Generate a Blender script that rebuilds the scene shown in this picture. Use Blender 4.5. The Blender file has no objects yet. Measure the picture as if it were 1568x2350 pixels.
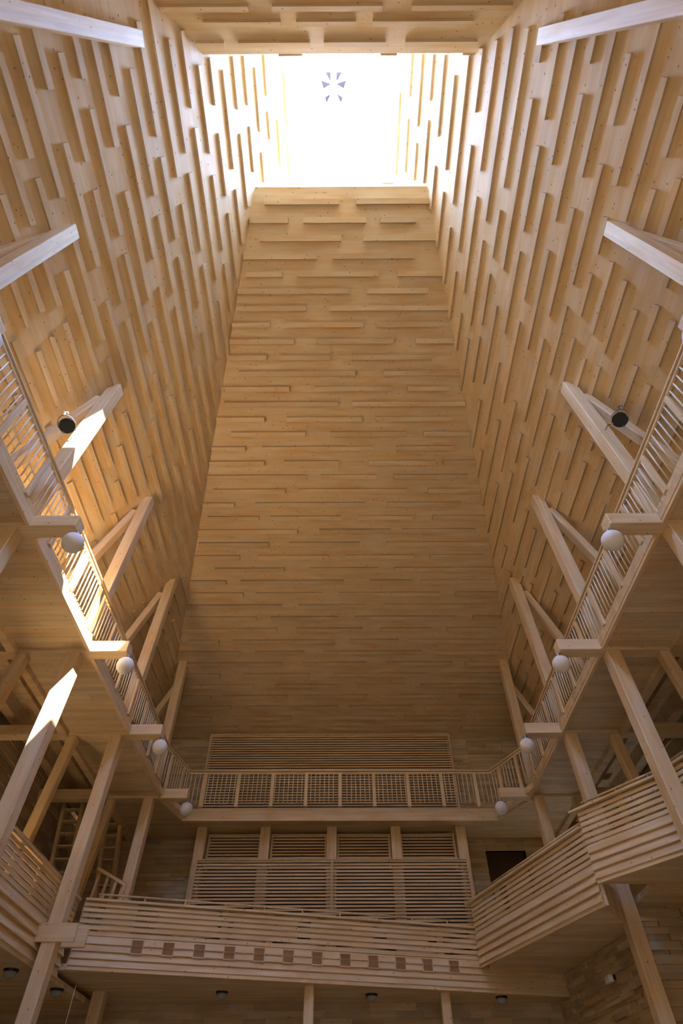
import bpy, math, random
from mathutils import Vector, Matrix
import numpy as np

EXPOSURE = 0.62; SUN = 66.0; SKYLIGHT = 25.0; WINDOW = .66
WOODCOL = (.80, .60, .352)
# ------------------------------------------------------------------ scene, camera, light
scene = bpy.context.scene
COL = scene.collection
rnd = random.Random(11)

def look_matrix(yaw, pitch, roll):
    cy, sy, cp, sp = math.cos(yaw), math.sin(yaw), math.cos(pitch), math.sin(pitch)
    f = Vector((sy*cp, cy*cp, sp)); r = Vector((cy, -sy, 0)); u = r.cross(f)
    r2 = r*math.cos(roll)+u*math.sin(roll); u2 = -r*math.sin(roll)+u*math.cos(roll)
    m = Matrix((( r2.x, u2.x, -f.x, 0), (r2.y, u2.y, -f.y, 0), (r2.z, u2.z, -f.z, 0), (0, 0, 0, 1)))
    return m
cam = bpy.data.cameras.new('camera'); cam_o = bpy.data.objects.new('camera', cam); COL.objects.link(cam_o)
cam.sensor_fit = 'VERTICAL'; cam.sensor_height = 36.0; cam.lens = 36.0*1312.8/2350
cam.clip_start = .05; cam.clip_end = 400
cam_o.matrix_world = look_matrix(math.radians(-.145), math.radians(49.567), math.radians(-.146))
scene.camera = cam_o
vs = scene.view_settings
vs.view_transform = 'Standard'; vs.look = 'None'; vs.gamma = 1.0; vs.use_curve_mapping = False
vs.exposure = EXPOSURE
w = bpy.data.worlds.new('sky'); scene.world = w; w.use_nodes = True
w.node_tree.nodes['Background'].inputs[0].default_value = (.62, .78, 1, 1)
w.node_tree.nodes['Background'].inputs[1].default_value = 1.5
sun = bpy.data.lights.new('sun', 'SUN'); sun.energy = SUN; sun.angle = math.radians(.53); sun.color = (.90, .95, 1.0)
sun_o = bpy.data.objects.new('sun', sun); COL.objects.link(sun_o)
SUN_DIR = Vector((-.522, .65, -1.0)).normalized()
sun_o.rotation_euler = SUN_DIR.to_track_quat('-Z', 'Y').to_euler(); sun_o.location = (10, -12, 40)

# measured strip rows (height, [(start, end), ...]) in metres
HIP=[(19.327,[(-2.33,-0.07),(0.45,2.68)]),(19.138,[(-2.8,-1.62),(-1.15,0.77),(1.2,2.29)]),(18.95,[(-2.51,-0.0),(0.68,2.92)]),(18.761,[(-3.05,-0.77),(-0.27,2.28)]),(18.572,[(-2.99,-1.86),(-1.38,1.17),(1.75,3.17)]),(18.384,[(-3.29,0.25),(0.8,2.74)]),(18.195,[(-3.34,-1.13),(-0.39,3.41)]),(18.007,[(-3.53,-2.31),(-1.83,0.7),(1.11,3.04)]),(17.818,[(-3.65,-1.54),(-0.87,1.7),(2.41,3.65)]),(17.629,[(-3.77,-2.47),(-2.02,-0.37),(0.35,2.93)]),(17.441,[(-3.41,0.45),(1.39,3.89)]),(17.252,[(-4.02,-1.75),(-0.9,1.65),(2.19,3.59)]),(17.064,[(-3.97,-0.13),(0.34,4.14)]),(16.875,[(-4.26,-2.63),(-1.87,0.68),(1.15,3.7)]),(16.686,[(-3.8,-1.26),(-0.41,2.18),(2.79,4.38)]),(16.498,[(-4.5,-3.34),(-2.77,1.08),(1.86,3.9)]),(16.309,[(-4.62,-2.7),(-2.03,-0.12),(0.92,3.23),(3.5,4.62)]),(16.121,[(-4.74,-1.25),(-0.75,1.18),(1.8,4.4)]),(15.932,[(-4.56,-2.01),(-1.54,2.29),(3.03,4.86)]),(15.743,[(-4.98,-3.86),(-3.1,0.78),(1.6,4.23)]),(15.555,[(-4.84,-3.0),(-2.59,-0.03),(0.56,2.52),(3.23,5.11)]),(15.366,[(-5.23,-1.63),(-0.84,1.75),(2.19,4.8)]),(15.178,[(-5.25,-2.7),(-1.94,0.63),(1.59,5.35)]),(14.989,[(-5.47,-3.78),(-3.11,-0.51),(0.1,2.64),(3.22,5.19)]),(14.8,[(-4.74,-2.16),(-1.24,1.33),(1.91,5.59)]),(14.612,[(-5.71,-4.35),(-3.81,0.05),(1.03,2.6),(2.95,5.55)]),(14.423,[(-5.62,-3.75),(-3.27,-0.76),(-0.15,3.65),(4.22,5.83)]),(14.235,[(-5.95,-2.32),(-1.67,0.89),(1.55,5.4)]),(14.046,[(-5.86,-3.31),(-2.76,-0.2),(0.45,4.35),(4.95,6.08)]),(13.858,[(-6.2,-2.54),(-1.79,0.75),(1.46,3.39),(3.98,5.93)]),(13.669,[(-6.0,-4.81),(-4.26,-0.41),(0.25,2.16),(2.51,6.32)]),(13.48,[(-6.44,-4.03),(-3.44,-1.53),(-0.79,3.06),(3.5,6.11)]),(13.292,[(-6.56,-2.38),(-1.61,0.91),(1.69,4.28),(4.81,6.56)]),(13.103,[(-6.68,-4.89),(-3.92,-1.35),(-0.39,3.46),(3.89,6.68)]),(12.915,[(-6.11,-3.57),(-2.72,-0.12),(0.54,2.47),(3.08,6.8)]),(12.726,[(-6.92,-5.31),(-4.84,-2.26),(-1.56,1.02),(1.52,4.08),(4.68,6.92)]),(12.537,[(-6.48,-4.54),(-4.05,-0.2),(0.23,2.82),(3.32,7.04)]),(12.349,[(-7.17,-5.39),(-4.7,-2.12),(-1.73,2.13),(2.47,4.97),(5.38,7.17)]),(12.16,[(-6.79,-4.32),(-3.8,-1.28),(-0.76,1.16),(1.71,4.27),(4.84,7.29)]),(11.972,[(-7.41,-3.4),(-2.68,0.21),(0.75,3.81),(4.35,7.41)])]
SLOPE_LEFT=[(8.839,[(-6.62,-4.43),(-3.91,-1.4),(-1.1,1.38),(1.96,3.71),(4.28,6.32),(6.76,7.94),(8.4,9.8),(10.1,12.02),(12.4,13.75),(14.28,16.74),(17.28,18.54),(19.02,20.25),(20.55,21.75)]),(9.206,[(-6.27,-4.94),(-4.38,-1.8),(-1.22,0.25),(0.75,2.61),(3.2,4.52),(5.11,7.22),(7.61,10.04),(10.39,11.97),(12.28,13.52),(14.0,15.48),(15.98,16.99),(17.38,18.92),(19.37,21.68)]),(9.573,[(-6.25,-4.48),(-3.89,-2.79),(-2.27,-1.23),(-0.93,1.42),(1.83,4.09),(4.4,6.32),(6.68,7.75),(8.11,10.64),(11.22,13.43),(13.83,16.34),(16.8,18.36),(18.7,20.94),(21.48,22.5)]),(9.94,[(-5.42,-4.36),(-3.96,-2.81),(-2.24,-0.26),(0.32,1.86),(2.26,4.13),(4.48,5.99),(6.33,7.46),(8.06,10.16),(10.48,11.73),(12.19,14.77),(15.14,16.79),(17.34,19.29),(19.72,21.45)]),(10.307,[(-6.01,-3.55),(-2.99,-1.2),(-0.69,0.52),(1.01,3.53),(3.86,6.13),(6.47,8.17),(8.55,10.91),(11.51,13.23),(13.82,16.19),(16.63,18.36),(18.8,20.97),(21.39,22.5)]),(10.674,[(-5.33,-3.73),(-3.24,-0.7),(-0.3,1.5),(1.88,3.02),(3.58,5.83),(6.37,7.95),(8.46,10.7),(11.22,13.29),(13.8,15.38),(15.82,17.27),(17.78,20.01),(20.6,22.07)]),(11.041,[(-4.9,-2.97),(-2.59,-0.72),(-0.28,1.8),(2.29,4.6),(5.0,7.28),(7.8,9.83),(10.23,12.56),(13.12,15.47),(16.06,18.16),(18.62,21.15)]),(11.408,[(-4.42,-3.16),(-2.71,-0.21),(0.3,2.41),(2.76,4.93),(5.4,7.65),(8.08,10.14),(10.67,12.67),(13.19,15.21),(15.56,16.6),(17.1,18.8),(19.31,20.66),(20.97,22.5)]),(11.775,[(-4.38,-3.02),(-2.62,-1.41),(-1.05,0.24),(0.68,1.74),(2.22,3.83),(4.2,6.14),(6.44,8.89),(9.27,10.92),(11.25,12.91),(13.32,15.65),(16.14,17.19),(17.66,18.81),(19.28,20.83),(21.37,22.5)]),(12.142,[(-3.92,-1.62),(-1.28,0.31),(0.78,2.73),(3.32,4.9),(5.3,7.11),(7.51,8.85),(9.25,11.12),(11.42,13.24),(13.64,15.08),(15.55,16.72),(17.07,19.05),(19.62,21.63)]),(12.509,[(-3.76,-2.07),(-1.48,-0.01),(0.58,2.18),(2.66,5.13),(5.72,7.14),(8.54,11.02),(12.82,14.55),(14.98,16.77),(17.37,18.88),(19.27,21.05)]),(12.876,[(-3.24,-2.04),(-1.65,0.06),(0.6,2.16),(2.56,3.45),(3.91,4.93),(5.52,6.95),(8.28,10.6),(10.98,12.37),(12.77,14.61),(14.96,16.39),(16.77,19.36)]),(13.243,[(-2.8,-1.04),(-0.52,0.73),(1.13,3.22),(3.75,4.94),(5.34,7.19),(8.14,9.52),(10.05,10.99),(11.45,12.94),(13.32,14.86),(15.3,17.15),(17.67,19.25)]),(13.61,[(-2.61,-1.55),(-0.98,-0.04),(0.36,2.05),(2.4,3.72),(4.26,6.84),(7.72,8.46),(9.08,10.99),(11.71,13.27),(13.82,14.87),(15.33,16.45),(16.85,18.21)]),(13.977,[(-2.7,-0.45),(0.12,2.84),(3.55,6.09),(6.58,7.82),(8.21,10.82),(11.51,14.04),(15.29,17.08)]),(14.344,[(-1.86,-0.47),(-0.07,0.97),(1.88,4.4),(5.21,9.13),(9.96,11.79),(12.34,14.68),(15.25,16.68)]),(14.711,[(-1.63,-0.0),(0.4,2.28),(2.84,5.38),(5.85,8.41),(8.91,12.69),(13.28,15.08)]),(15.078,[(-1.46,-0.33),(0.07,0.84),(1.36,3.89),(4.32,6.9),(7.58,10.14),(10.8,13.65)]),(15.445,[(-0.2,2.11),(3.01,5.57),(6.15,8.1),(8.5,11.04),(11.71,13.33)]),(15.812,[(0.04,1.2),(1.74,4.62),(5.38,9.28),(9.92,12.4)]),(16.179,[(0.73,3.25),(3.7,5.63),(6.06,8.64),(8.97,11.46)]),(16.546,[(-0.07,2.05),(2.48,4.36),(4.81,7.41),(8.05,10.57)]),(16.913,[(-0.43,2.98),(3.6,6.24),(7.12,9.65)]),(17.28,[(0.24,2.5),(2.95,4.84),(5.25,8.14)]),(17.647,[(0.09,1.59),(2.0,5.76),(6.43,8.24)]),(18.014,[(0.75,2.62),(3.13,5.03),(5.46,6.92)]),(18.381,[(0.62,1.6),(2.21,3.7),(4.15,5.99)]),(18.748,[(0.88,3.11),(3.62,5.11)]),(19.115,[(0.62,1.76),(2.31,4.13)]),(19.482,[(0.62,1.7),(2.18,3.31)]),(19.849,[(0.88,2.36),(2.86,3.65)]),(20.216,[(0.62,1.55),(1.9,2.6)]),(20.583,[(2.13,3.37)]),(20.95,[(1.01,2.35),(2.75,3.65)])]
SLOPE_RIGHT=[(9.069,[(-6.42,-4.23),(-3.71,-1.2),(-0.89,1.58),(2.17,3.91),(4.48,6.52),(6.96,8.14),(8.6,10.0),(10.3,12.22),(12.61,13.95),(14.48,16.95),(17.49,18.74),(19.23,20.45),(20.75,21.95)]),(9.46,[(-6.05,-4.71),(-4.15,-1.58),(-0.99,0.47),(0.97,2.84),(3.42,4.75),(5.34,7.44),(7.83,10.26),(10.61,12.19),(12.51,13.74),(14.22,15.7),(16.21,17.21),(17.61,19.15),(19.59,21.9)]),(9.851,[(-6.0,-4.23),(-3.64,-2.55),(-2.02,-0.99),(-0.68,1.67),(2.08,4.34),(4.64,6.57),(6.92,8.0),(8.36,10.88),(11.46,13.67),(14.08,16.58),(17.04,18.61),(18.94,21.18)]),(10.242,[(-5.27,-2.99),(-2.41,-1.35),(-0.95,0.2),(0.78,2.75),(3.33,4.87),(5.27,7.14),(7.49,9.0),(9.34,10.47),(11.07,13.17),(13.49,14.74),(15.2,17.78),(18.15,19.8),(20.35,22.3)]),(10.633,[(-5.4,-3.72),(-3.41,-0.95),(-0.4,1.39),(1.91,3.12),(3.61,6.13),(6.46,8.72),(9.07,10.76),(11.15,13.5),(14.1,15.83),(16.42,18.79),(19.23,20.96),(21.4,22.5)]),(11.024,[(-5.16,-3.51),(-2.92,-1.31),(-0.82,1.71),(2.11,3.91),(4.29,5.44),(6.0,8.25),(8.78,10.36),(10.87,13.11),(13.64,15.7),(16.21,17.79),(18.24,19.69),(20.2,22.43)]),(11.415,[(-4.66,-2.15),(-1.84,0.08),(0.46,2.34),(2.77,4.85),(5.34,7.65),(8.05,10.33),(10.85,12.88),(13.29,15.61),(16.17,18.52),(19.11,21.22)]),(11.806,[(-3.82,-1.99),(-1.44,-0.18),(0.27,2.77),(3.28,5.39),(5.74,7.91),(8.38,10.63),(11.06,13.12),(13.65,15.65),(16.17,18.19),(18.54,19.58),(20.08,21.78)]),(12.197,[(-4.04,-1.94),(-1.5,-0.43),(-0.12,1.25),(1.64,2.85),(3.21,4.5),(4.94,6.0),(6.48,8.09),(9.12,9.74),(10.11,12.06),(12.36,14.8),(15.18,16.83),(17.17,18.82),(19.24,21.57)]),(12.588,[(-4.0,-2.02),(-1.62,0.25),(0.84,2.77),(3.2,4.35),(4.75,5.55),(6.19,7.28),(8.85,11.06),(11.55,13.85),(14.19,15.78),(16.25,18.21),(18.8,21.06)]),(12.979,[(-2.96,-1.4),(-1.07,-0.06),(0.42,1.96),(2.36,3.64),(5.0,7.23),(8.6,8.85),(9.26,11.21),(11.7,12.93),(13.34,15.76),(16.13,17.82),(18.41,19.88)]),(13.37,[(-2.79,-0.25),(1.06,2.05),(2.62,3.64),(4.47,6.21),(6.59,7.97),(8.37,10.14),(10.61,11.25),(11.7,14.27),(14.66,16.33),(16.78,19.11)]),(13.761,[(-2.76,-1.0),(0.8,3.32),(4.18,5.89),(6.56,7.42),(8.11,8.73),(9.39,11.2),(12.46,14.21),(14.64,16.64)]),(14.152,[(-2.2,-0.41),(-0.01,2.7),(3.33,4.11),(4.57,5.59),(6.17,7.61),(8.45,10.95),(12.0,14.5),(14.87,17.12)]),(14.543,[(-1.83,-0.58),(0.46,1.65),(2.36,4.93),(5.49,7.39),(7.82,9.76),(10.19,12.82),(13.99,15.06)]),(14.934,[(-0.18,2.67),(3.32,5.89),(6.52,9.11),(9.55,10.65),(11.05,14.93)]),(15.325,[(-0.15,0.65),(1.17,3.68),(4.36,7.0),(8.67,11.29),(11.79,14.03)]),(15.716,[(-0.16,2.55),(3.15,5.73),(6.36,8.94),(9.58,13.05)]),(16.107,[(-0.16,1.71),(2.23,4.1),(4.6,6.84),(7.76,10.32),(10.97,12.08)]),(16.498,[(0.05,0.68),(1.34,5.18),(6.2,8.69),(9.29,11.1)]),(16.889,[(0.08,3.25),(3.78,4.97),(5.43,6.91),(7.3,8.84)]),(17.28,[(0.08,4.13),(4.63,7.11),(7.55,9.35)]),(17.671,[(0.3,3.0),(3.61,6.21),(6.86,8.1)]),(18.062,[(0.46,1.75),(2.47,5.08),(5.73,7.2)]),(18.453,[(0.62,3.95),(4.59,6.23)]),(18.844,[(1.02,3.17),(3.73,5.25)]),(19.235,[(0.62,2.43),(3.13,4.28)]),(19.626,[(0.62,1.63),(2.07,3.65)]),(20.017,[(0.62,2.27),(2.67,3.65)]),(20.408,[(0.62,1.61),(2.11,3.5)]),(20.799,[(1.52,3.65)])]
NEAR=[(17.206,[(-4.07,-2.07),(-1.53,0.95),(1.61,3.87)]),(17.505,[(-3.19,-1.38),(-1.02,0.36),(0.75,3.08)]),(17.935,[(-3.49,-2.81),(-2.46,-0.74),(-0.4,1.08),(1.57,3.31)])]

# ------------------------------------------------------------------ materials
def nt(name):
    m = bpy.data.materials.new(name); m.use_nodes = True
    return m, m.node_tree.nodes, m.node_tree.links
def wood(name, base, grain=2, across=(0, 1), board=.0, knots=1.0, vary=.10, rough=.55, joint=.84):
    """pine: streaks along the grain axis, fine board joints across, dark knots"""
    m, N, L = nt(name); b = N['Principled BSDF']
    tc = N.new('ShaderNodeTexCoord'); oi = N.new('ShaderNodeObjectInfo')
    off = N.new('ShaderNodeVectorMath'); off.operation = 'SCALE'; off.inputs[0].default_value = (7.3, 3.1, 5.7)
    L.new(oi.outputs['Random'], off.inputs['Scale'])
    add = N.new('ShaderNodeVectorMath'); add.operation = 'ADD'
    L.new(tc.outputs['Object'], add.inputs[0]); L.new(off.outputs[0], add.inputs[1])
    mp = N.new('ShaderNodeMapping'); sc = [14.0, 14.0, 14.0]; sc[grain] = .55; mp.inputs['Scale'].default_value = sc
    L.new(add.outputs[0], mp.inputs['Vector'])
    n1 = N.new('ShaderNodeTexNoise'); n1.inputs['Scale'].default_value = 1.0; n1.inputs['Detail'].default_value = 4
    L.new(mp.outputs[0], n1.inputs['Vector'])
    mp2 = N.new('ShaderNodeMapping'); sc = [4.5, 4.5, 4.5]; sc[grain] = .9; mp2.inputs['Scale'].default_value = sc
    L.new(add.outputs[0], mp2.inputs['Vector'])
    n2 = N.new('ShaderNodeTexNoise'); n2.inputs['Scale'].default_value = 1.0; n2.inputs['Detail'].default_value = 2
    L.new(mp2.outputs[0], n2.inputs['Vector'])
    # brightness factor
    r1 = N.new('ShaderNodeMapRange'); r1.inputs[1].default_value = .3; r1.inputs[2].default_value = .7
    r1.inputs[3].default_value = 1-vary; r1.inputs[4].default_value = 1+vary*.6; L.new(n1.outputs[0], r1.inputs[0])
    at = N.new('ShaderNodeAttribute'); at.attribute_name = 'tone'
    r2 = N.new('ShaderNodeMapRange'); r2.inputs[1].default_value = .35; r2.inputs[2].default_value = .72
    L.new(n2.outputs[0], r2.inputs[0])
    mix = N.new('ShaderNodeMix'); mix.data_type = 'RGBA'
    mix.inputs[6].default_value = (*base, 1); mix.inputs[7].default_value = (base[0]*.93, base[1]*.80, base[2]*.62, 1)
    L.new(r2.outputs[0], mix.inputs[0])
    cur = mix.outputs[2]
    def mul(c, f):
        x = N.new('ShaderNodeVectorMath'); x.operation = 'SCALE'; L.new(c, x.inputs[0]); L.new(f, x.inputs['Scale']); return x.outputs[0]
    cur = mul(cur, r1.outputs[0])
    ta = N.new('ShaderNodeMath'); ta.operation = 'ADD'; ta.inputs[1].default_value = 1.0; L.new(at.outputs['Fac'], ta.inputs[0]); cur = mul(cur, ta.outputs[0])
    sep = N.new('ShaderNodeSeparateXYZ'); L.new(tc.outputs['Object'], sep.inputs[0])
    if board:
        for ax in across[:1]:
            d = N.new('ShaderNodeMath'); d.operation = 'DIVIDE'; d.inputs[1].default_value = board; L.new(sep.outputs[ax], d.inputs[0])
            g = N.new('ShaderNodeMath'); g.operation = 'DIVIDE'; g.inputs[1].default_value = 3.7; L.new(sep.outputs[grain], g.inputs[0])
            fl = N.new('ShaderNodeMath'); fl.operation = 'FLOOR'; L.new(d.outputs[0], fl.inputs[0])
            wn0 = N.new('ShaderNodeTexWhiteNoise'); wn0.noise_dimensions = '1D'; L.new(fl.outputs[0], wn0.inputs['W'])
            ga = N.new('ShaderNodeMath'); ga.operation = 'ADD'; L.new(g.outputs[0], ga.inputs[0]); L.new(wn0.outputs['Value'], ga.inputs[1])
            gf = N.new('ShaderNodeMath'); gf.operation = 'FLOOR'; L.new(ga.outputs[0], gf.inputs[0])
            cb = N.new('ShaderNodeCombineXYZ'); L.new(fl.outputs[0], cb.inputs[0]); L.new(gf.outputs[0], cb.inputs[1])
            wn = N.new('ShaderNodeTexWhiteNoise'); wn.noise_dimensions = '2D'; L.new(cb.outputs[0], wn.inputs['Vector'])
            rr = N.new('ShaderNodeMapRange'); rr.inputs[3].default_value = 1-vary*.9; rr.inputs[4].default_value = 1+vary*.5
            L.new(wn.outputs['Value'], rr.inputs[0]); cur = mul(cur, rr.outputs[0])
            fr = N.new('ShaderNodeMath'); fr.operation = 'FRACT'; L.new(d.outputs[0], fr.inputs[0])
            lt = N.new('ShaderNodeMapRange'); lt.inputs[1].default_value = 0; lt.inputs[2].default_value = .045
            lt.inputs[3].default_value = joint; lt.inputs[4].default_value = 1; L.new(fr.outputs[0], lt.inputs[0]); cur = mul(cur, lt.outputs[0])
    if knots:
        kp = N.new('ShaderNodeMapping'); sc = [7.0, 7.0, 7.0]; sc[grain] = 4.2; kp.inputs['Scale'].default_value = sc
        L.new(add.outputs[0], kp.inputs['Vector'])
        v = N.new('ShaderNodeTexVoronoi'); v.inputs['Scale'].default_value = 1.0; L.new(kp.outputs[0], v.inputs['Vector'])
        kr = N.new('ShaderNodeMapRange'); kr.inputs[1].default_value = .11*knots; kr.inputs[2].default_value = .22*knots
        kr.inputs[3].default_value = 1; kr.inputs[4].default_value = 0; L.new(v.outputs['Distance'], kr.inputs[0])
        ms = N.new('ShaderNodeMix'); ms.data_type = 'RGBA'; ms.inputs[7].default_value = (base[0]*.36, base[1]*.22, base[2]*.16, 1)
        L.new(cur, ms.inputs[6]); L.new(kr.outputs[0], ms.inputs[0]); cur = ms.outputs[2]
    L.new(cur, b.inputs['Base Color'])
    b.inputs['Roughness'].default_value = rough
    b.inputs['Specular IOR Level'].default_value = .3
    return m
def plain(name, col, rough=.5, metal=0, emit=0, ecol=None):
    m, N, L = nt(name); b = N['Principled BSDF']
    n = N.new('ShaderNodeTexNoise'); n.inputs['Scale'].default_value = 30
    mx = N.new('ShaderNodeMix'); mx.data_type = 'RGBA'; mx.inputs[6].default_value = (*[c*.94 for c in col], 1); mx.inputs[7].default_value = (*col, 1)
    L.new(n.outputs[0], mx.inputs[0]); L.new(mx.outputs[2], b.inputs['Base Color'])
    b.inputs['Roughness'].default_value = rough; b.inputs['Metallic'].default_value = metal
    if emit: b.inputs['Emission Color'].default_value = (*(ecol or col), 1); b.inputs['Emission Strength'].default_value = emit
    return m
def lit_glass(name, col, strength, clear):
    m, N, L = nt(name); N.remove(N['Principled BSDF'])
    e = N.new('ShaderNodeEmission'); e.inputs[0].default_value = (*col, 1); e.inputs[1].default_value = strength
    t = N.new('ShaderNodeBsdfTransparent'); t.inputs[0].default_value = (clear, clear, clear, 1)
    a = N.new('ShaderNodeAddShader'); L.new(e.outputs[0], a.inputs[0]); L.new(t.outputs[0], a.inputs[1])
    L.new(a.outputs[0], N['Material Output'].inputs[0]); return m

BASE = WOODCOL
M = {}
M['slope'] = wood('pine_panel_along', BASE, grain=1, across=(2,), board=.1835, knots=.55, vary=.06, joint=.93)
M['hip'] = wood('pine_panel_crosswise', BASE, grain=0, across=(2,), board=.0, knots=.55, vary=.06)
M['wx'] = wood('pine_grain_x', BASE, grain=0, across=(2,), knots=.5, vary=.14)
M['wy'] = wood('pine_grain_y', BASE, grain=1, across=(2,), knots=.5, vary=.14)
M['wz'] = wood('pine_timber', [c*1.04 for c in BASE], grain=2, across=(0,), knots=.5, vary=.12)
M['soffit'] = wood('pine_soffit', BASE, grain=0, across=(1,), board=.2, knots=.5, vary=.12)
M['floor'] = wood('pine_floor', BASE, grain=1, across=(0,), board=.15, knots=.4, vary=.12)
M['baluster'] = plain('pale_baluster', (.84, .72, .52), .75)
M['globe'] = plain('opal_glass', (.88, .82, .72), .7)
M['black'] = plain('black_metal', (.015, .016, .018), .4, .3)
M['steel'] = plain('grey_metal', (.35, .35, .36), .35, .8)
M['lens'] = plain('dark_lens', (.02, .03, .03), .08)
M['dark'] = plain('painted_recess_shade', (.07, .032, .014), .8)  # near-black brown painted in for shade behind the slats and in the doorway
M['lampglass'] = plain('grey_lamp_glass', (.42, .42, .38), .2)
M['white'] = plain('white_plastic', (.7, .7, .68), .4)
M['grille'] = wood('dark_grille_wood', [BASE[0]*.58, BASE[1]*.48, BASE[2]*.40], grain=0, knots=0)  # grille wood in a darker brown than the base pine
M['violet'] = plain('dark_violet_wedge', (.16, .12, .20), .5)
M['sky'] = lit_glass('skylight_glass', (.21, .43, 1.05), SKYLIGHT, 1.0)
M['win'] = lit_glass('bright_window_glass', (.58, .56, .56), WINDOW, .3)

# ------------------------------------------------------------------ mesh helpers
class MB:
    def __init__(s): s.v = []; s.f = []; s.tones = {}; s.tr = random.Random(77); s.side_t = .0; s.end_t = .12   # edge shade painted into sides and ends, plus darker end grain
    def tone(s, k=.10):          # give the next box its own board shade
        s.tones[len(s.f)] = s.tr.uniform(-k, k*.6); return s
    def prism8(s, p):
        n = len(s.v); s.v += [tuple(q) for q in p]
        s.f += [tuple(n+i for i in q) for q in ((0,3,2,1),(4,5,6,7),(0,1,5,4),(1,2,6,5),(2,3,7,6),(3,0,4,7))]
        return s
    def box(s, lo, hi):
        a, b = lo, hi
        return s.prism8([(a[0],a[1],a[2]),(b[0],a[1],a[2]),(b[0],b[1],a[2]),(a[0],b[1],a[2]),(a[0],a[1],b[2]),(b[0],a[1],b[2]),(b[0],b[1],b[2]),(a[0],b[1],b[2])])
    def ob(s, c, X, Y, Z):          # centre and three half-axis vectors
        c, X, Y, Z = map(Vector, (c, X, Y, Z))
        if X.cross(Y).dot(Z) < 0: X = -X
        return s.prism8([c-X-Y-Z, c+X-Y-Z, c+X+Y-Z, c-X+Y-Z, c-X-Y+Z, c+X-Y+Z, c+X+Y+Z, c-X+Y+Z])
    def bar(s, a, b, w, h, up=(0,0,1)):   # rectangular bar from a to b
        a, b = Vector(a), Vector(b); d = (b-a); Z = d/2; dn = d.normalized()
        sx = dn.cross(Vector(up));
        if sx.length < 1e-4: sx = Vector((1,0,0))
        sx.normalize(); u = sx.cross(dn).normalized()
        return s.ob((a+b)/2, sx*(w/2), u*(h/2), Z)
    def tube(s, a, b, r, n=8):
        a, b = Vector(a), Vector(b); d = (b-a).normalized()
        x = d.cross(Vector((0,0,1)) if abs(d.z) < .9 else Vector((1,0,0))).normalized(); y = d.cross(x)
        k = len(s.v)
        for p in (a, b):
            for i in range(n):
                t = 2*math.pi*i/n; s.v.append(tuple(p+x*math.cos(t)*r+y*math.sin(t)*r))
        for i in range(n): s.f.append((k+i, k+(i+1)%n, k+n+(i+1)%n, k+n+i))
        s.f.append(tuple(k+i for i in range(n))[::-1]); s.f.append(tuple(k+n+i for i in range(n))); return s
    def path(s, pts, r, n=6):
        for a, b in zip(pts, pts[1:]): s.tube(a, b, r, n)
        return s
    def lathe(s, prof, n=24, axis=None, org=(0,0,0)):
        R = Vector(axis).normalized().to_track_quat('Z', 'Y').to_matrix() if axis is not None else Matrix.Identity(3)
        o = Vector(org); k = len(s.v)
        for r, z in prof:
            for i in range(n):
                t = 2*math.pi*i/n; s.v.append(tuple(o+R@Vector((r*math.cos(t), r*math.sin(t), z))))
        for j in range(len(prof)-1):
            for i in range(n):
                s.f.append((k+j*n+i, k+j*n+(i+1)%n, k+(j+1)*n+(i+1)%n, k+(j+1)*n+i))
        s.f.append(tuple(k+i for i in range(n))[::-1]); s.f.append(tuple(k+(len(prof)-1)*n+i for i in range(n))); return s
    def slab(s, pts, z0, z1):       # polygon slab
        n = len(pts); k = len(s.v)
        s.v += [(p[0], p[1], z0) for p in pts]+[(p[0], p[1], z1) for p in pts]
        s.f.append(tuple(k+i for i in range(n))[::-1]); s.f.append(tuple(k+n+i for i in range(n)))
        for i in range(n): s.f.append((k+i, k+(i+1)%n, k+n+(i+1)%n, k+n+i))
        return s
    def thick(s, quad, nrm, t):     # quad with thickness t behind it (away from nrm)
        q = [Vector(p) for p in quad]; d = Vector(nrm).normalized()*-t
        return s.prism8(q+[p+d for p in q])
    def build(s, name, mat, parent=None, smooth=False, origin=None, bevel=0):
        me = bpy.data.meshes.new(name)
        vv = s.v
        o = bpy.data.objects.new(name, me)
        if origin is not None:
            ox = Vector(origin); vv = [tuple(Vector(p)-ox) for p in vv]; o.location = ox
        me.from_pydata(vv, [], s.f); me.materials.append(mat)
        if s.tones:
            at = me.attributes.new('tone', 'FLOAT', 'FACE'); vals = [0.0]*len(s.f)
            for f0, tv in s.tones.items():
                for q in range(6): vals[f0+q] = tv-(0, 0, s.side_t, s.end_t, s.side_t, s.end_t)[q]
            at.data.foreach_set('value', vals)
        import bmesh
        bm = bmesh.new(); bm.from_mesh(me); bmesh.ops.recalc_face_normals(bm, faces=bm.faces); bm.to_mesh(me); bm.free()
        if smooth:
            for p in me.polygons: p.use_smooth = True
        COL.objects.link(o)
        if parent is not None:
            o.parent = parent; 
            if origin is not None: o.location = Vector(origin)
        if bevel:
            b = o.modifiers.new('bevel', 'BEVEL'); b.width = bevel; b.segments = 2; b.limit_method = 'ANGLE'
        return o
def tag(o, label, cat, group=None, kind=None):
    if label: o['label'] = label
    if cat: o['category'] = cat
    if group: o['group'] = group
    if kind: o['kind'] = kind
    return o
def empty(name, loc, label, cat, group=None):
    o = bpy.data.objects.new(name, None); o.empty_display_size = .2; COL.objects.link(o); o.location = loc
    return tag(o, label, cat, group)
def struct(name, mb, mat):
    o = mb.build(name, mat); o['kind'] = 'structure'; return o
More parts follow.
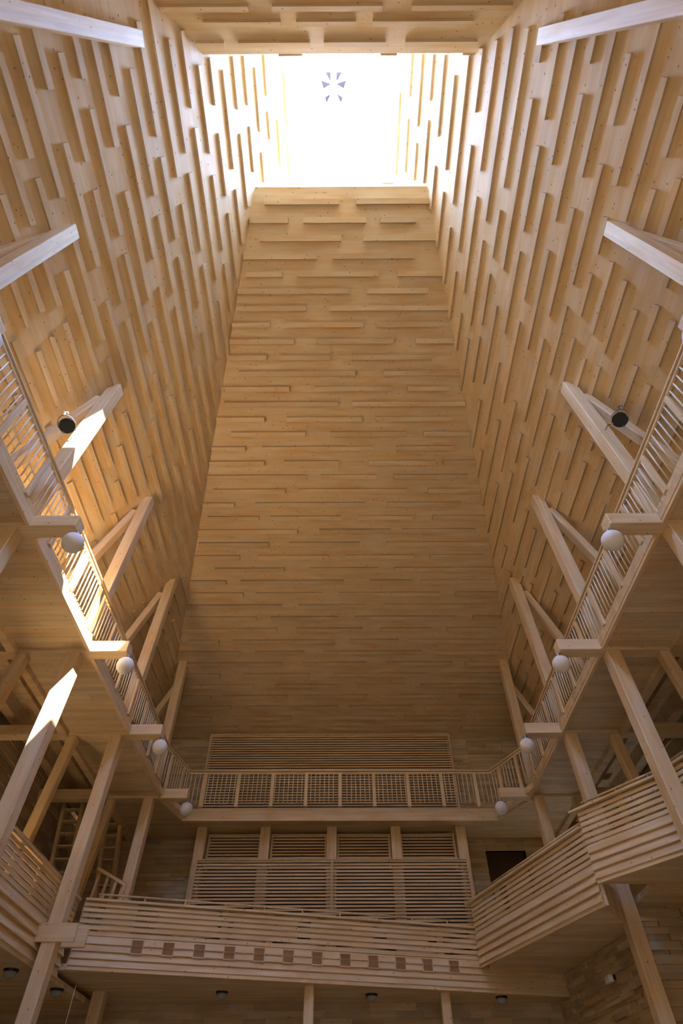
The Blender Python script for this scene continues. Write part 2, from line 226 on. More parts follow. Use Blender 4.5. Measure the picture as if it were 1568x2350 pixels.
def beam(name, a, b, w, h, mat=None, parent=None, up=(0,1,0), bevel=.012, top_cut=None):
    """timber with its own local axes: local z runs from a to b, so the grain follows it"""
    a, b = Vector(a), Vector(b); d = b-a; Lg = d.length; z = d.normalized()
    y = Vector(up)-z*Vector(up).dot(z); y.normalize(); x = y.cross(z)
    m = Matrix(((x.x, y.x, z.x, a.x), (x.y, y.y, z.y, a.y), (x.z, y.z, z.z, a.z), (0,0,0,1)))
    mb = MB().box((-w/2, -h/2, 0), (w/2, h/2, Lg))
    o = mb.build(name, mat or M['wz']); 
    if parent is not None:
        o.parent = parent; m = Matrix.Translation(-Vector(parent.location)) @ m
    o.matrix_local = m
    if bevel:
        bv = o.modifiers.new('bevel', 'BEVEL'); bv.width = bevel; bv.segments = 1
    return o

FLOOR = -1.6
A, B = 15.1, .6425              # side slopes |x| = A - B z
C_, D_ = 52.3, 2.494            # far slope  y = C - D z
def wx(z): return A-B*z
def wy(z): return C_-D_*z
NS = math.sqrt(1+B*B); NH = math.sqrt(1+D_*D_)
ZB = 8.6; ZT = 20.8; ZF = 19.48; YB = 22.4; ZH = (C_-YB)/D_

# ------------------------------------------------------------------ shell
struct('floor', MB().box((-10.2, -11, FLOOR-.2), (10.2, 22.6, FLOOR)), M['floor'])
def near_y(z): return .55+.88*(z-18.2)
for sg, name, rows in ((-1, 'wall_left', SLOPE_LEFT), (1, 'wall_right', SLOPE_RIGHT)):
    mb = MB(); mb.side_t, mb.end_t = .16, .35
    n = Vector((-sg, 0, -B))/NS; t = Vector((-sg*B, 0, 1))/NS
    def P(y, z): return Vector((sg*wx(z), y, z))
    # polygon of the slope, split in convex quads
    for q in ([P(near_y(ZB), ZB), P(YB, ZB), P(YB, ZH), P(near_y(ZH), ZH)],
              [P(near_y(ZH), ZH), P(YB, ZH), P(wy(18.2), 18.2), P(.55, 18.2)],
              [P(.55, 18.2), P(wy(18.2), 18.2), P(wy(ZF), ZF), P(.55, ZF)],
              [P(.55, ZF), P(wy(ZF), ZF), P(wy(ZF), ZT+.3), P(.55, ZT+.3)]):
        mb.thick(q, n, .15)
    for z, segs in rows:
        for a, b in segs:
            if b-a < .1: continue
            c = P((a+b)/2, z)+n*.025
            mb.tone(.07).ob(c, (0, (b-a)/2, 0), t*.068, n*.040)
    struct(name, mb, M['slope'])
# far slope with its horizontal strips and the throat above it
mb = MB(); mb.side_t, mb.end_t = .30, .45; n = Vector((0, -1, -D_))/NH; t = Vector((0, -D_, 1))/NH  # strip edges coloured darker to stand in for their shaded faces
mb.thick([(-wx(ZH), wy(ZH), ZH), (wx(ZH), wy(ZH), ZH), (wx(ZF), wy(ZF), ZF), (-wx(ZF), wy(ZF), ZF)], n, .15)
for z, segs in HIP:
    if wy(z) > YB+.02: continue
    for a, b in segs:
        mb.tone(.11).ob(Vector(((a+b)/2, wy(z), z))+n*.035, ((b-a)/2, 0, 0), t*.078, n*.075)
mb.box((-wx(ZF), wy(ZF), ZF), (wx(ZF), wy(ZF)+.15, ZT+.3))
for x in (-1.55, 1.25): mb.box((x, wy(ZF)-.04, ZF+.35), (x+.35, wy(ZF)+.02, ZF+.43))
struct('wall_far', mb, M['hip'])
# near slope behind the camera and the throat above it
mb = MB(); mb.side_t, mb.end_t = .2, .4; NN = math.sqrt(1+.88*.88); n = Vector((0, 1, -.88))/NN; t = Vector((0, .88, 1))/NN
zn = -2.0
mb.thick([(-wx(ZB), near_y(ZB), ZB), (wx(ZB), near_y(ZB), ZB), (wx(18.2), near_y(18.2), 18.2), (-wx(18.2), near_y(18.2), 18.2)], n, .15)
for z, segs in NEAR:
    for a, b in segs: mb.tone(.06).ob(Vector(((a+b)/2, near_y(z), z))+n*.025, ((b-a)/2, 0, 0), t*.068, n*.05)
k = 0
for z in np.arange(ZB+.3, 17.0, .38):
    x = -wx(z)+.3+(k % 3)*.5; k += 1
    while x < wx(z)-1.2:
        L_ = rnd.uniform(1.2, 2.4); b = min(x+L_, wx(z)-.2)
        mb.ob(Vector(((x+b)/2, near_y(z), z))+n*.025, ((b-x)/2, 0, 0), t*.068, n*.05); x = b+rnd.uniform(.4, .7)
mb.box((-wx(18.2)-.1, .40, 18.2), (wx(18.2)+.1, .55, ZT+.3))
for a, b in ((-1.55, -.95), (1.0, 1.42), (3.05, 3.35)): mb.box((a, .53, 18.3), (b, .60, 18.43))
struct('wall_near', mb, M['hip'])
# roof slabs beside the skylight so that no stray light enters
mb = MB(); mb.box((-3.2, .4, ZT+.3), (-1.62, 4.0, ZT+.45)); mb.box((1.62, .4, ZT+.3), (3.2, 4.0, ZT+.45))
struct('trim_1', mb, M['wx'])
gl = MB().box((-1.75, .42, ZT+.10), (1.75, 3.85, ZT+.12)); g = struct('window_1', gl, M['sky'])

# outer walls with block relief
def relief(mb, org, ux, nrm, W, z0, z1, rh=.115, lmin=.25, lmax=.9, dmax=.07, thick=.12, seed=1):
    """stacked timber blocks of uneven depth on a vertical wall; ux along the wall, nrm into the room"""
    r = random.Random(seed); org, ux, nrm = Vector(org), Vector(ux).normalized(), Vector(nrm).normalized()
    c = org+ux*(W/2)-nrm*(thick/2); mb.ob(c+Vector((0,0,(z0+z1)/2)), ux*(W/2), nrm*(thick/2), Vector((0,0,(z1-z0)/2)))
    mb.side_t, mb.end_t = .24, .30  # block edges coloured darker to strengthen the relief shading
    z = z0
    while z < z1-.02:
        h = min(rh*r.choice((.7, 1, 1, 1.25)), z1-z); s = 0 if r.random() < .5 else -r.random()*.3
        while s < W:
            l = r.uniform(lmin, lmax); a, b = max(s, 0), min(s+l, W); d = r.choice((.012, .025, .04, .06, .085, .11))*dmax/.07*.62
            if b-a > .03:
                mb.tone(.17).ob(org+ux*((a+b)/2)+nrm*(d/2)+Vector((0,0,z+h/2)), ux*((b-a)/2-.002), nrm*(d/2), Vector((0,0,h/2-.0015)))
            s += l
        z += h
    return mb
mb = MB(); relief(mb, (-9.9, -9, 0), (0,1,0), (1,0,0), 31.4, 2.0, 9.0, rh=.16, lmin=.5, lmax=1.6, seed=3)
mb.box((-10.1, -9, FLOOR), (-9.9, 22.4, 2.0)); struct('wall_outer_left', mb, M['wy'])
mb = MB(); relief(mb, (9.9, -9, 0), (0,1,0), (-1,0,0), 31.4, 2.0, 9.0, rh=.16, lmin=.5, lmax=1.6, seed=4)
mb.box((9.9, -9, FLOOR), (10.1, 22.4, 2.0)); struct('wall_outer_right', mb, M['wy'])
# gallery back wall (door recess on the right), upper and lower part
mb = MB()
relief(mb, (-9.9, 22.4, 0), (1,0,0), (0,-1,0), 14.93, 3.3, ZH, rh=.12, lmin=.4, lmax=2.2, dmax=.045, seed=5)
relief(mb, (5.03, 22.4, 0), (1,0,0), (0,-1,0), 1.42, 7.66, ZH, rh=.12, lmin=.4, lmax=2.2, dmax=.045, seed=6)
relief(mb, (6.45, 22.4, 0), (1,0,0), (0,-1,0), 3.45, 3.3, ZH, rh=.12, lmin=.4, lmax=2.2, dmax=.045, seed=7)
mb.box((-5.5, 22.28, ZH-.12), (4.4, 22.4, ZH+.02))
mb.box((-5.45, 22.26, 11.88), (4.32, 22.33, 12.16))
struct('wall_gallery_back', mb, M['wx'])
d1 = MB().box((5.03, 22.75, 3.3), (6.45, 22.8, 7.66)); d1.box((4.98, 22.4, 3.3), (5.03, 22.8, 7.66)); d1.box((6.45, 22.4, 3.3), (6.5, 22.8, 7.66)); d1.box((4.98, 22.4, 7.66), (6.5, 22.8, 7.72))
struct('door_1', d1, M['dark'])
mb = MB(); relief(mb, (-9.9, 20.4, 0), (1,0,0), (0,-1,0), 19.8, FLOOR, 3.2, rh=.16, lmin=.4, lmax=1.3, dmax=.05, seed=8)
relief(mb, (-4.2, 20.15, 0), (1,0,0), (0,-1,0), 6.0, FLOOR, 2.35, rh=.16, lmin=.6, lmax=1.8, dmax=.04, seed=9, thick=.25)
struct('wall_lower_back', mb, M['wx'])
mb = MB(); relief(mb, (6.55, 15.35, 0), (-.118,.993,0), (-.993,-.118,0), 5.1, FLOOR, 4.08, rh=.095, lmin=.25, lmax=1.0, dmax=.125, seed=10)
struct('wall_side_right', mb, M['wy'])
mb = MB(); relief(mb, (6.55, 15.35, 0), (1,0,0), (0,-1,0), 3.35, FLOOR, 4.08, rh=.13, lmin=.35, lmax=1.3, dmax=.13, seed=11)
struct('wall_side_right_return', mb, M['wx'])
# back wall behind the camera, with its window
YN = near_y(ZB)-.05
mb = MB(); 
mb.box((-10.1, YN-.2, FLOOR), (10.1, YN, -1)); mb.box((-10.1, YN-.2, 7.2), (10.1, YN, ZB+.3)); mb.box((-10.1, YN-.2, -1), (-5, YN, 7.2)); mb.box((5, YN-.2, -1), (10.1, YN, 7.2))
struct('wall_back', mb, M['wx'])
mb = MB(); mb.box((-5, YN-.12, -1), (5, YN-.10, 7.2)); o = struct('window_2', mb, M['win'])
fr = MB()
for x in (-5, -2.5, 0, 2.5, 4.92): fr.box((x, YN-.16, -1), (x+.08, YN-.04, 7.2))
for z in (-1, 3, 7.12): fr.box((-5, YN-.16, z), (5, YN-.04, z+.08))
o2 = fr.build('window_frame', M['wz'], o)

# aisle ceilings: soffit of the upper gallery and the deeper aisle outside it
for sg, nm, x0 in ((-1, 'ceiling_left', 5.87), (1, 'ceiling_right', 5.98)):
    mb = MB()
    a, b = sorted((sg*x0, sg*7.75)); mb.box((a, -8, 8.08), (b, 18.3, 8.25))
    a, b = sorted((sg*7.55, sg*7.75)); mb.box((a, -8, 7.95), (b, 22.3, 9.3))
    a, b = sorted((sg*7.75, sg*9.9)); mb.box((a, -8, 9.0), (b, 22.3, 9.15))
    for x in (8.5, 9.3):
        a, b = sorted((sg*x, sg*(x+.22))); mb.box((a, -8, 8.6), (b, 22.3, 9.0))
    struct(nm, mb, M['soffit'])
mb = MB(); mb.slab([(-7.75, 18.3), (-5.9, 18.3), (-5.35, 20.62), (5.15, 20.7), (6.0, 18.3), (7.75, 18.3), (7.75, 22.35), (-7.75, 22.35)], 8.08, 8.25)
struct('ceiling_far', mb, M['soffit'])
mb = MB()
mb.slab([(-6.45, 16.55), (-3.4, 17.3), (0, 18.17), (3, 18.95), (6.2, 19.78), (6.2, 22.4), (-9.9, 22.4), (-9.9, 16.55)], 3.2, 3.32)
struct('ceiling_lower_far', mb, M['soffit'])
struct('ceiling_lower_left', MB().box((-9.9, -6, 2.97), (-6.6, 20.4, 3.09)), M['soffit'])
mb = MB(); mb.slab([(3.78, 18.65), (5.35, 13.9), (6.55, 15.5), (6.6, 20.4), (4, 20.4)], 3.68, 4.3)
mb.slab([(5.38, 13.8), (6.68, 12.0), (7.6, 9.5), (9.9, 9.5), (9.9, 15.5), (6.6, 15.5), (6.6, 13.8)], 4.08, 4.2)
struct('ceiling_lower_right', mb, M['soffit'])

# ------------------------------------------------------------------ timber frame
BY = [-.75, 3.15, 7.12, 11.02, 14.8, 18.8]           # front faces of the crossbeams
place = ['behind the viewer\'s head', 'nearest the viewer', 'second bay, by the spotlight', 'middle of the gallery', 'second from the far end', 'at the far end']
side_n = {-1: 'left', 1: 'right'}
for sg in (-1, 1):
    S_ = side_n[sg]
    for i, y in enumerate(BY):
        yc = y+.16; xi = {-1: 5.02, 1: 5.02}[sg]
        t = empty('crossbeam', (sg*xi, yc, 8.0), 'pale crossbeam jutting into the nave from the %s gallery, %s' % (S_, place[i]), 'beam', 'gallery crossbeams')
        beam('timber', (sg*xi, yc, 8.15), (sg*9.85, yc, 8.15), .32, .30, parent=t, up=(0,0,1))
        # column through all storeys
        lean = .0 if i else 0.0
        zt = 14.0 if i < 5 else 13.55
        top = (sg*(6.12 if i < 5 else 6.3), yc+(.22 if i else .9), zt)
        if i == 0: top = (sg*4.5, .22, 16.45)
        foot = (sg*6.32, yc-.02, FLOOR); mid = (sg*6.25, yc, 8.0)
        c = empty('column', (sg*6.32, yc, FLOOR), 'tall square pine column of the %s arcade, %s' % (S_, place[i]), 'column', 'nave columns')
        beam('lower_post', foot, mid, .31, .31, parent=c)
        beam('upper_post', (sg*6.2, yc, 8.3), top, .31, .31, parent=c)
        # leaning brace against the slope and outer post below
        br = empty('brace', (sg*7.75, yc, 8.3), 'slanting pine brace under the %s roof slope, %s' % (S_, place[i]), 'brace', 'slope braces')
        if i: beam('timber', (sg*7.95, yc+.0, 8.34), (sg*6.36, yc+.22 if i < 5 else yc+.75, 13.4 if i < 5 else 13.0), .22, .24, parent=br)
        else: beam('timber', (sg*7.95, yc, 8.3), (sg*6.35, yc, 13.55), .22, .24, parent=br)
        op = empty('outer_post', (sg*7.8, yc, FLOOR), 'slender outer post of the %s aisle, %s' % (S_, place[i]), 'post', 'aisle posts')
        beam('timber', (sg*7.85, yc, 3.3), (sg*7.45, yc, 8.0), .24, .24, parent=op)
        # globe light
        if i < 6:
            gx = sg*5.02; gc = (gx, yc+.04, 7.74)
            gl = empty('globe_light', (gx, yc+.04, 8.0), 'white globe light hanging under the %s crossbeam, %s' % (S_, place[i]), 'light', 'gallery globe lights')
            pr = [(.2*math.sin(math.pi*k/16), -.2*math.cos(math.pi*k/16)) for k in range(1, 16)]
            gb = MB().lathe(pr, 28, org=(0, 0, -.26)).build('globe', M['globe'], gl, smooth=True)
            MB().lathe([(.06, -.07), (.06, 0.0)], 16).build('mount', M['steel'], gl)
# fascia boards and railings of the upper gallery
def fascia(a, b, inward, label):
    a, b, n = Vector(a), Vector(b), Vector(inward)
    t = empty('gallery_edge', (*(a+b)/2,), label, 'edge board', 'gallery edge boards')
    o = t.location
    d = Vector(((b-a).x, (b-a).y, 0)); ext = d.normalized()*.0
    def board(nm, z0, z1, th, off):
        c0 = a-ext+n*off; c1 = b+ext+n*off
        return beam(nm, (c0.x, c0.y, (z0+z1)/2), (c1.x, c1.y, (z0+z1)/2), z1-z0, th, parent=t, up=(n.x, n.y, 0), bevel=.006)
    board('lower_board', 8.0, 8.22, .08, 0.0); board('upper_board', 8.235, 8.42, .07, -.05)
def railing(a, b, label, nposts, extra_end=True):
    a, b = Vector((a[0], a[1], 0)), Vector((b[0], b[1], 0)); d = b-a; L_ = d.length; dn = d/L_
    t = empty('railing', ((a+b)/2).to_tuple()[:2]+(8.42,), label, 'railing', 'upper gallery railings'); o = Vector(t.location)
    n = Vector((-dn.y, dn.x, 0))
    beam('top_rail', (a.x, a.y, 9.52), (b.x, b.y, 9.52), .10, .05, parent=t, up=(0,0,1), bevel=.008)
    beam('under_rail', (a.x, a.y, 9.44), (b.x, b.y, 9.44), .05, .06, parent=t, up=(0,0,1), bevel=.004)
    ps = [L_*(k+.5)/nposts for k in range(nposts)]
    for s in ps:
        p = a+dn*s; beam('post', (p.x, p.y, 8.3), (p.x, p.y, 9.42), .12, .07, parent=t, up=tuple(n), bevel=.006)
    m = int(L_/.155)
    for k in range(m):
        s = L_*(k+.5)/m
        if min([abs(s-q) for q in ps]+[9]) < .09: continue
        p = a+dn*s-o
        MB().tube((p.x, p.y, 8.40-o.z), (p.x, p.y, 9.42-o.z), .015, 6).build('baluster', M['baluster'], t, smooth=True)
XL, XR = -5.9, 6.03
ys = [-4.6]+BY
for i in range(6):
    y0, y1 = ys[i]+(.32 if i else 0), ys[i+1]
    for sg, X in ((-1, XL), (1, XR)):
        where = ['behind the viewer', 'overhead beside the viewer', 'beside the first globe light', 'between the second and third globe lights', 'between the third and fourth globe lights', 'in the last bay before the far corner'][i]
        fascia((X, y0, 8.2), (X, y1, 8.2), (-sg, 0, 0), 'pine edge board of the %s upper gallery, %s' % (side_n[sg], where))
        yy1 = y1 if i < 5 else (18.35 if sg < 0 else 18.55)
        railing((X-sg*.02, ys[i]+(.16 if i else 0)), (X-sg*.02, (y1+.16) if i < 5 else yy1), '%s upper gallery railing, %s' % (side_n[sg], where), 3)
CL0, CL1, CR0, CR1 = (XL, 18.35), (-5.4, 20.55), (XR, 18.55), (5.18, 20.6)
fascia((XL, 19.12, 8.2), (-5.53, 20.62, 8.2), (.97, -.23, 0), 'short angled edge board at the far left gallery corner')
fascia((XR, 19.12, 8.2), (5.28, 20.68, 8.2), (-.9, -.43, 0), 'short angled edge board at the far right gallery corner')
fascia((-5.53, 20.62, 8.2), (5.28, 20.68, 8.2), (0, -1, 0), 'long straight pine edge board of the far end gallery')
railing(CL0, (-5.45, 20.2), 'short angled railing at the far left gallery corner', 2)
railing(CR0, (5.2, 20.25), 'short angled railing at the far right gallery corner', 2)
railing((-5.45, 20.2), (5.2, 20.25), 'long railing of the far end gallery in front of the slatted panel', 9)

# slatted screens on the gallery back wall
def screen(name, x0, x1, z0, z1, y, pitch, sh, label, divs=(), dep=.06):
    t = empty(name, ((x0+x1)/2, y, z0), label, 'slatted panel'); o = Vector(t.location)
    fr = MB()
    for x in (x0, x1, *divs): fr.box((x-.035-o.x, -.06, 0), (x+.035-o.x, dep, z1-z0))
    fr.box((x0-.035-o.x, -.06, z1-z0), (x1+.035-o.x, dep, z1-z0+.03))
    fr.build('frame', M['wz'], t)
    z = z1-sh; k = 0
    mbk = MB()
    while z > z0:
        b = MB().box((x0-o.x, -.014, z-z0), (x1-o.x, .014, z-z0+sh)); b.build('slat', M['wx'], t); z -= pitch
    return t
screen('slatted_panel', -5.38, 4.28, 8.4, 11.85, 22.1, .097, .056, 'wide slatted pine panel above the far gallery railing', dep=.15)
screen('slatted_panel', -4.85, 4.05, 3.32, 6.9, 20.95, .097, .056, 'large lower slatted pine screen with a central upright, under the far gallery', divs=(-.39,), dep=.33)
bays = [(-4.72, -2.93), (-2.51, -.63), (-.21, 1.58), (2.0, 3.84)]
for k, (a, b) in enumerate(bays):
    screen('slatted_panel', a, b, 6.92, 7.95, 21.75, .097, .056, 'dark slatted panel between wall posts under the far gallery, %s' % ['leftmost of four', 'second from left', 'third from left', 'rightmost of four'][k], dep=.25)
for k, x in enumerate((-4.93, -2.72, -.42, 1.79, 4.05)):
    p = empty('wall_post', (x, 21.45, 3.3), 'broad post under the far gallery soffit, %s' % ['leftmost of five', 'second from left', 'centre one of five', 'fourth from left', 'rightmost of five'][k], 'post', 'posts under the far gallery')
    beam('timber', (x, 21.45, 3.3), (x, 21.45, 8.08), .34, .34, parent=p)
dk = MB().box((-5.3, 22.25, 8.4), (4.2, 22.28, 11.85)); dk.box((-4.9, 22.0, 3.4), (4.2, 22.1, 8.05))  # dark sheets added behind the slats, gap shade put into their colour
struct('trim_shade_backing', dk, M['dark'])

# ------------------------------------------------------------------ lower galleries: slat and clapboard parapets
def parapet(a, b, z0, z1, label, gaps=(), cap_ext=(0, 0), handrail=True, up_in=(0, 0), hr=(0.0, 1.0), za=None, seed=0):
    """a, b: plan points of the outer face, outward normal to the right of a->b is the nave"""
    a, b = Vector((*a, 0)), Vector((*b, 0)); d = b-a; L_ = d.length; dn = d/L_; n = Vector((dn.y, -dn.x, 0))
    r = random.Random(seed)
    t = empty('parapet', (*((a+b)/2).to_tuple()[:2], z0), label, 'parapet', 'lower gallery parapets'); o = Vector(t.location)
    H = z1-z0
    def line(nm, s0, s1, zlo, zhi, out, th, tilt=0):
        p0, p1 = a+dn*s0+n*out, a+dn*s1+n*out
        upv = (n*math.cos(tilt)+Vector((0,0,1))*math.sin(tilt))
        return beam(nm, (p0.x, p0.y, (zlo+zhi)/2), (p1.x, p1.y, (zlo+zhi)/2), zhi-zlo, th, parent=t, up=tuple(upv), bevel=.005)
    line('cap_board', -cap_ext[0], L_+cap_ext[1], z1-.05, z1, .0, .17)
    # upper slats, open gaps
    zz = z1-.085
    hs = [.075, .075, .08, .085, .085, .085]
    k = 0
    for h in hs:
        line('slat', 0, L_, zz-h, zz, 0.0, .035); zz -= h+.036
    # posts and backing boards behind the slats
    m = max(2, int(L_/1.15))
    for k in range(m+1):
        p = a+dn*(L_*k/m if 0 < k < m else (.06 if k == 0 else L_-.06))-n*.06
        beam('post', (p.x, p.y, z0+.02), (p.x, p.y, z1-.05), .17, .06, parent=t, up=tuple(n), bevel=.004)
    for s0, s1, za_, zb_ in gaps:
        p0, p1 = a+dn*L_*s0-n*.035, a+dn*L_*s1-n*.035
        beam('backing_board', (p0.x, p0.y, z0+H*(za_+zb_)/2), (p1.x, p1.y, z0+H*(za_+zb_)/2), H*(zb_-za_), .02, parent=t, up=tuple(n), bevel=0)
    # clapboards, each stepping back under the one above
    nb = 4; rem = zz+.036-z0-.10; h = rem/nb
    for k in range(nb):
        line('clapboard', 0, L_, zz+.02-h*(k+1)-.01, zz+.03-h*k, .01, .036, tilt=.30)
    line('bottom_board', 0, L_, z0, z0+.12, .0, .05)
    if handrail:
        s0, s1 = hr[0]*L_, hr[1]*L_
        p0, p1 = a+dn*s0-n*.10-o, a+dn*s1-n*.10-o
        MB().tube((p0.x, p0.y, z1+.13-z0), (p1.x, p1.y, z1+.13-z0), .024, 10).build('handrail', M['wz'], t, smooth=True)
        m = max(2, int((s1-s0)/.95))
        for k in range(m+1):
            p = a+dn*(s0+.12+(s1-s0-.24)*k/m)-n*.10-o
            MB().box((p.x-.018, p.y-.018, z1-z0-.02), (p.x+.018, p.y+.018, z1-z0+.12)).build('rail_bracket', M['wz'], t)
    return t
PA, PB = (-6.42, 16.55), (5.98, 19.73)
pc = parapet(PA, PB, 3.2, 4.62, 'long slatted pine parapet crossing the nave, with a row of vent grilles', gaps=[(.04, .10, .3, 1), (.14, .26, .62, .94), (.29, .42, .62, .94), (.45, .58, .62, .94), (.61, .70, .62, .94), (.86, .97, .44, .66)], hr=(.02, .76), seed=1)
parapet((-6.6, -3), (-6.6, 16.5), 2.95, 4.6, 'slatted parapet of the left lower gallery running towards the viewer', gaps=[(.0, .03, .3, 1)], seed=2)
parapet((3.62, 19.05), (5.36, 13.8), 3.68, 5.22, 'slanting slatted parapet on the right, next to the vent grilles', gaps=[(.12, .3, .45, .8), (.35, .55, .5, .96), (.6, .85, .7, .9)], cap_ext=(.25, 0), hr=(.05, .99), seed=3)
parapet((5.36, 13.8), (6.66, 12.0), 4.08, 5.58, 'stepped-up slatted parapet section beside the right column', cap_ext=(.18, .1), hr=(.05, .9), seed=4)
parapet((6.66, 12.0), (7.7, 9.4), 4.08, 5.62, 'slatted parapet section behind the right foreground column', seed=5)

# vent grilles on the long parapet
va, vb = Vector((*PA, 0)), Vector((*PB, 0)); vd = (vb-va).normalized(); vn = Vector((vd.y, -vd.x, 0))
s_first = (Vector((-5.0, 16.91, 0))-va).dot(vd); s_last = (Vector((2.88, 18.92, 0))-va).dot(vd)
proto = None
for k in range(12):
    p = va+vd*(s_first+(s_last-s_first)*k/11)+vn*.035
    nm = ['first', 'second', 'third', 'fourth', 'fifth', 'sixth', 'seventh', 'eighth', 'ninth', 'tenth', 'eleventh', 'last'][k]
    lb = 'small square wooden vent grille on the long parapet, %s of twelve from the left' % nm
    if proto is None:
        g = empty('vent_grille', (p.x, p.y, 3.69), lb, 'vent grille', 'vent grilles on the parapet')
        f = MB(); s = .145
        f.box((-s, -.03, -s), (s, -.005, -s+.02)); f.box((-s, -.03, s-.02), (s, -.005, s)); f.box((-s, -.03, -s), (-s+.02, -.005, s)); f.box((s-.02, -.03, -s), (s, -.005, s))
        fo = f.build('frame', M['wx'], g)
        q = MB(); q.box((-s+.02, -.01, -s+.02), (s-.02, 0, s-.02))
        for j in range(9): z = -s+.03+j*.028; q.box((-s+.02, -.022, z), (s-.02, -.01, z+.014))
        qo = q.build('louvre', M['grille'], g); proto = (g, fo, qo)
        g.rotation_euler.z = math.atan2(vd.y, vd.x)
    else:
        g = proto[0].copy(); COL.objects.link(g); g.location = (p.x, p.y, 3.69); g['label'] = lb
        for ch in proto[1:]: c = ch.copy(); COL.objects.link(c); c.parent = g
# clamp boards that carry the gallery on the left columns
for y, z, x0, x1, lb in ((14.98, 3.5, -7.2, -5.75, 'double clamp boards gripping the left column below the parapet'), (18.97, 3.42, -7.1, -5.7, 'wide clamp board on the left column under the long parapet')):
    t = empty('clamp_boards', (-6.3, y, z), lb, 'bracket')
    beam('front_board', (x0, y-.19, z), (x1, y-.19, z), .34, .06, parent=t, up=(0,1,0))
    beam('rear_board', (x0+.05, y+.19, z-.02), (x1+.12, y+.19, z-.02), .34, .06, parent=t, up=(0,1,0))
# posts below the long parapet
for x, y, lb in ((-.88, 18.3, 'centre post under the long parapet'), (2.6, 19.2, 'post under the long parapet, right of centre')):
    t = empty('gallery_post', (x, y, FLOOR), lb, 'post'); beam('timber', (x, y, FLOOR), (x, y, 3.2), .24, .24, parent=t)
# soffit lamps
for x, y, z, lb in ((-3.15, 18.9, 3.2, 'left one of the three dome lamps in the middle of the lower soffit'), (.7, 19.25, 3.2, 'dome lamp on the lower soffit right of the centre post'), (4.15, 19.6, 3.2, 'dome lamp on the lower soffit near the right wall'), (-7.1, 15.3, 2.97, 'dome lamp at the left picture edge under the left gallery'), (-6.75, 17.2, 2.97, 'dome lamp beside the left column under the gallery corner')):
    t = empty('soffit_lamp', (x, y, z), lb, 'lamp', 'lower soffit lamps')
    MB().lathe([(.15, -.045), (.16, 0)], 24).build('base', M['black'], t)
    MB().lathe([(.03, -.16), (.08, -.145), (.12, -.11), (.135, -.045)], 24).build('dome', M['lampglass'], t, smooth=True)
t = empty('wall_lamp', (5.9, 16.1, 2.95), 'small white box lamp on the block wall at right', 'lamp')
MB().box((0, -.05, -.04), (.1, .05, .04)).build('mount', M['black'], t)
MB().box((-.10, -.14, -.10), (.01, .14, .03)).build('shade', M['white'], t, bevel=.02)

# spotlights on the braces
def spot(loc, aim, label, chain=False):
    t = empty('spotlight', loc, label, 'spotlight', 'theatre spotlights'); ax = Vector(aim).normalized()
    MB().lathe([(.10, -.22), (.15, -.18), (.155, .08), (.175, .09), (.175, .13), (.15, .13)], 24, axis=ax).build('housing', M['black'], t, smooth=False)
    MB().lathe([(.148, .10), (.12, .118), (.06, .126), (.01, .128)], 24, axis=ax).build('lens', M['lens'], t, smooth=True)
    x = ax.cross(Vector((0,1,0))).normalized(); y = ax.cross(x)
    pts = [x*(.19*math.cos(a))+y*(.25*math.sin(a)) for a in np.linspace(0, math.pi, 13)]
    MB().path(pts, .012).build('yoke', M['steel'], t)
    MB().tube(y*.25, y*.25+Vector((0, .03, .16)), .02).tube(y*.25+Vector((-.05,.03,.16)), y*.25+Vector((.05,.03,.16)), .03).build('clamp', M['steel'], t)
    s = 1 if loc[0] < 0 else -1
    pts = [Vector((.0, .1, -.02)), Vector((s*.24, .12, -.02)), Vector((s*.30, .24, -.10)), Vector((s*.34, .40, -.14)), Vector((s*.30, .44, -.06))]
    MB().path(pts, .008).build('cable', M['black'], t)
    # barn door clips
    c = MB()
    for a in (0.8, 2.4, 3.9, 5.5): p = x*(.18*math.cos(a))+y*(.18*math.sin(a))+ax*.12; c.ob(p, x*.02, y*.02, ax*.02)
    c.build('clip', M['steel'], t)
spot((-6.35, 7.02, 11.35), (.55, -.6, -1), 'black round spotlight with chrome yoke on the left brace, beside the sunlit column')
spot((6.45, 7.02, 11.5), (-.45, -.6, -1), 'black round spotlight with dangling cable on the right brace')
spot((-8.3, 10.6, 8.5), (.6, -.4, -1), 'dark spotlight in the left aisle recess')
spot((8.35, 11.6, 8.45), (-.6, -.4, -1), 'dark spotlight in the right aisle recess')
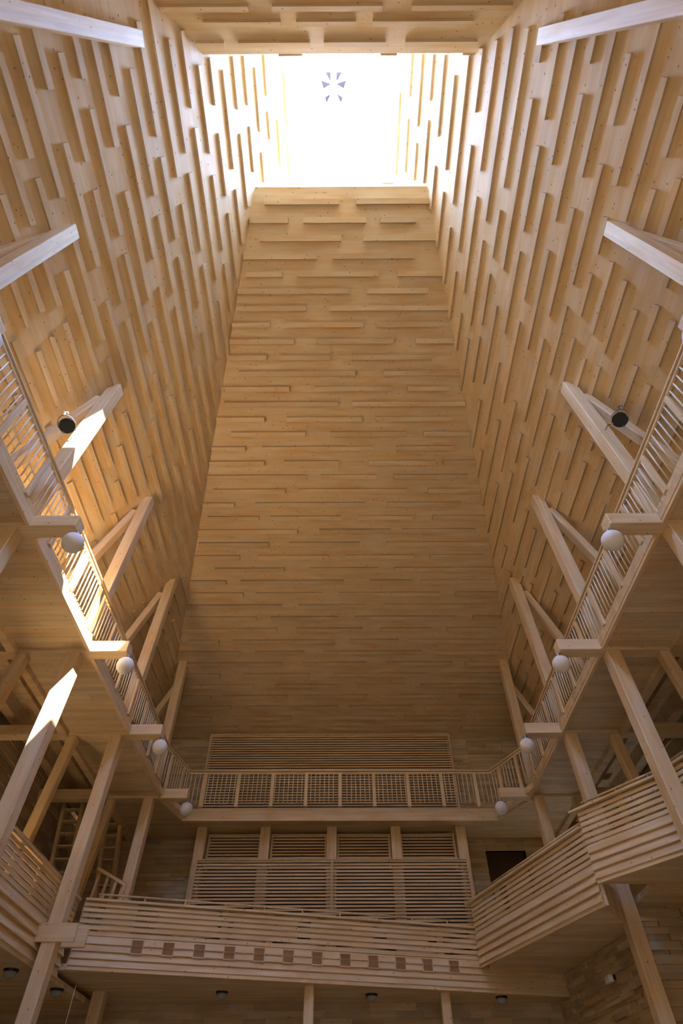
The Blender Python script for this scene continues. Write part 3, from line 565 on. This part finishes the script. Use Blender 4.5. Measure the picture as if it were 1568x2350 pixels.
# chain on the left railing and pull cord at the lower left
t = empty('chain', (-6.0, 5.25, 9.5), 'thin metal chain looped from the left gallery rail at the picture edge', 'chain')
ck = MB()
for k in range(11):
    c0 = Vector((.03*math.sin(k*1.9), .05*math.sin(k*1.1), -.045-.055*k)); a1 = Vector((1, 0, 0)) if k % 2 else Vector((0, 1, 0))
    ring = [c0+a1*(.022*math.cos(q))+Vector((0, 0, .042*math.sin(q))) for q in np.linspace(0, 2*math.pi, 11)]
    ck.path(ring, .006, 5)
ck.build('links', M['steel'], t)
cd = MB().tube((-6.2, 16.85, FLOOR+.4), (-6.2, 16.85, 2.97), .008, 6).build('pull_cord', M['baluster']); tag(cd, 'thin pale cord hanging from the soffit at the lower left', 'cord')
# stairs at the left back
def ladder(a, b, w, label, n):
    t = empty('ladder_stair', (*a[:2], a[2]), label, 'stair'); a, b = Vector(a), Vector(b)
    sx = Vector((w, 0, 0))
    for o_ in (Vector((0,0,0)), sx): beam('stringer', a+o_, b+o_, .12, .22, parent=t)
    for k in range(n):
        p = a+(b-a)*((k+.5)/n); q = p+sx; beam('tread', p, q, .05, .20, parent=t, up=(0,1,0))
ladder((-8.55, 19.6, 3.3), (-9.5, 20.2, 8.4), .62, 'steep open pine stair in the dark left back corner, left flight', 13)
ladder((-7.35, 20.6, 3.3), (-8.2, 20.9, 8.2), .5, 'steep open pine stair in the left back corner, right flight', 13)
t = empty('stair_railing', (-7.3, 18.5, 4.0), 'short pine railing leaning at the foot of the left back stair', 'railing')
for k in range(4): beam('post', (-7.25+.26*k, 18.6, 3.4), (-7.1+.27*k, 18.75, 5.9-.12*k), .08, .06, parent=t)
beam('top_rail', (-7.2, 18.7, 5.98), (-6.25, 18.75, 5.55), .07, .09, parent=t, up=(0,0,1))
# skylight ornament: cross with dark wedge-shaped plates between its arms
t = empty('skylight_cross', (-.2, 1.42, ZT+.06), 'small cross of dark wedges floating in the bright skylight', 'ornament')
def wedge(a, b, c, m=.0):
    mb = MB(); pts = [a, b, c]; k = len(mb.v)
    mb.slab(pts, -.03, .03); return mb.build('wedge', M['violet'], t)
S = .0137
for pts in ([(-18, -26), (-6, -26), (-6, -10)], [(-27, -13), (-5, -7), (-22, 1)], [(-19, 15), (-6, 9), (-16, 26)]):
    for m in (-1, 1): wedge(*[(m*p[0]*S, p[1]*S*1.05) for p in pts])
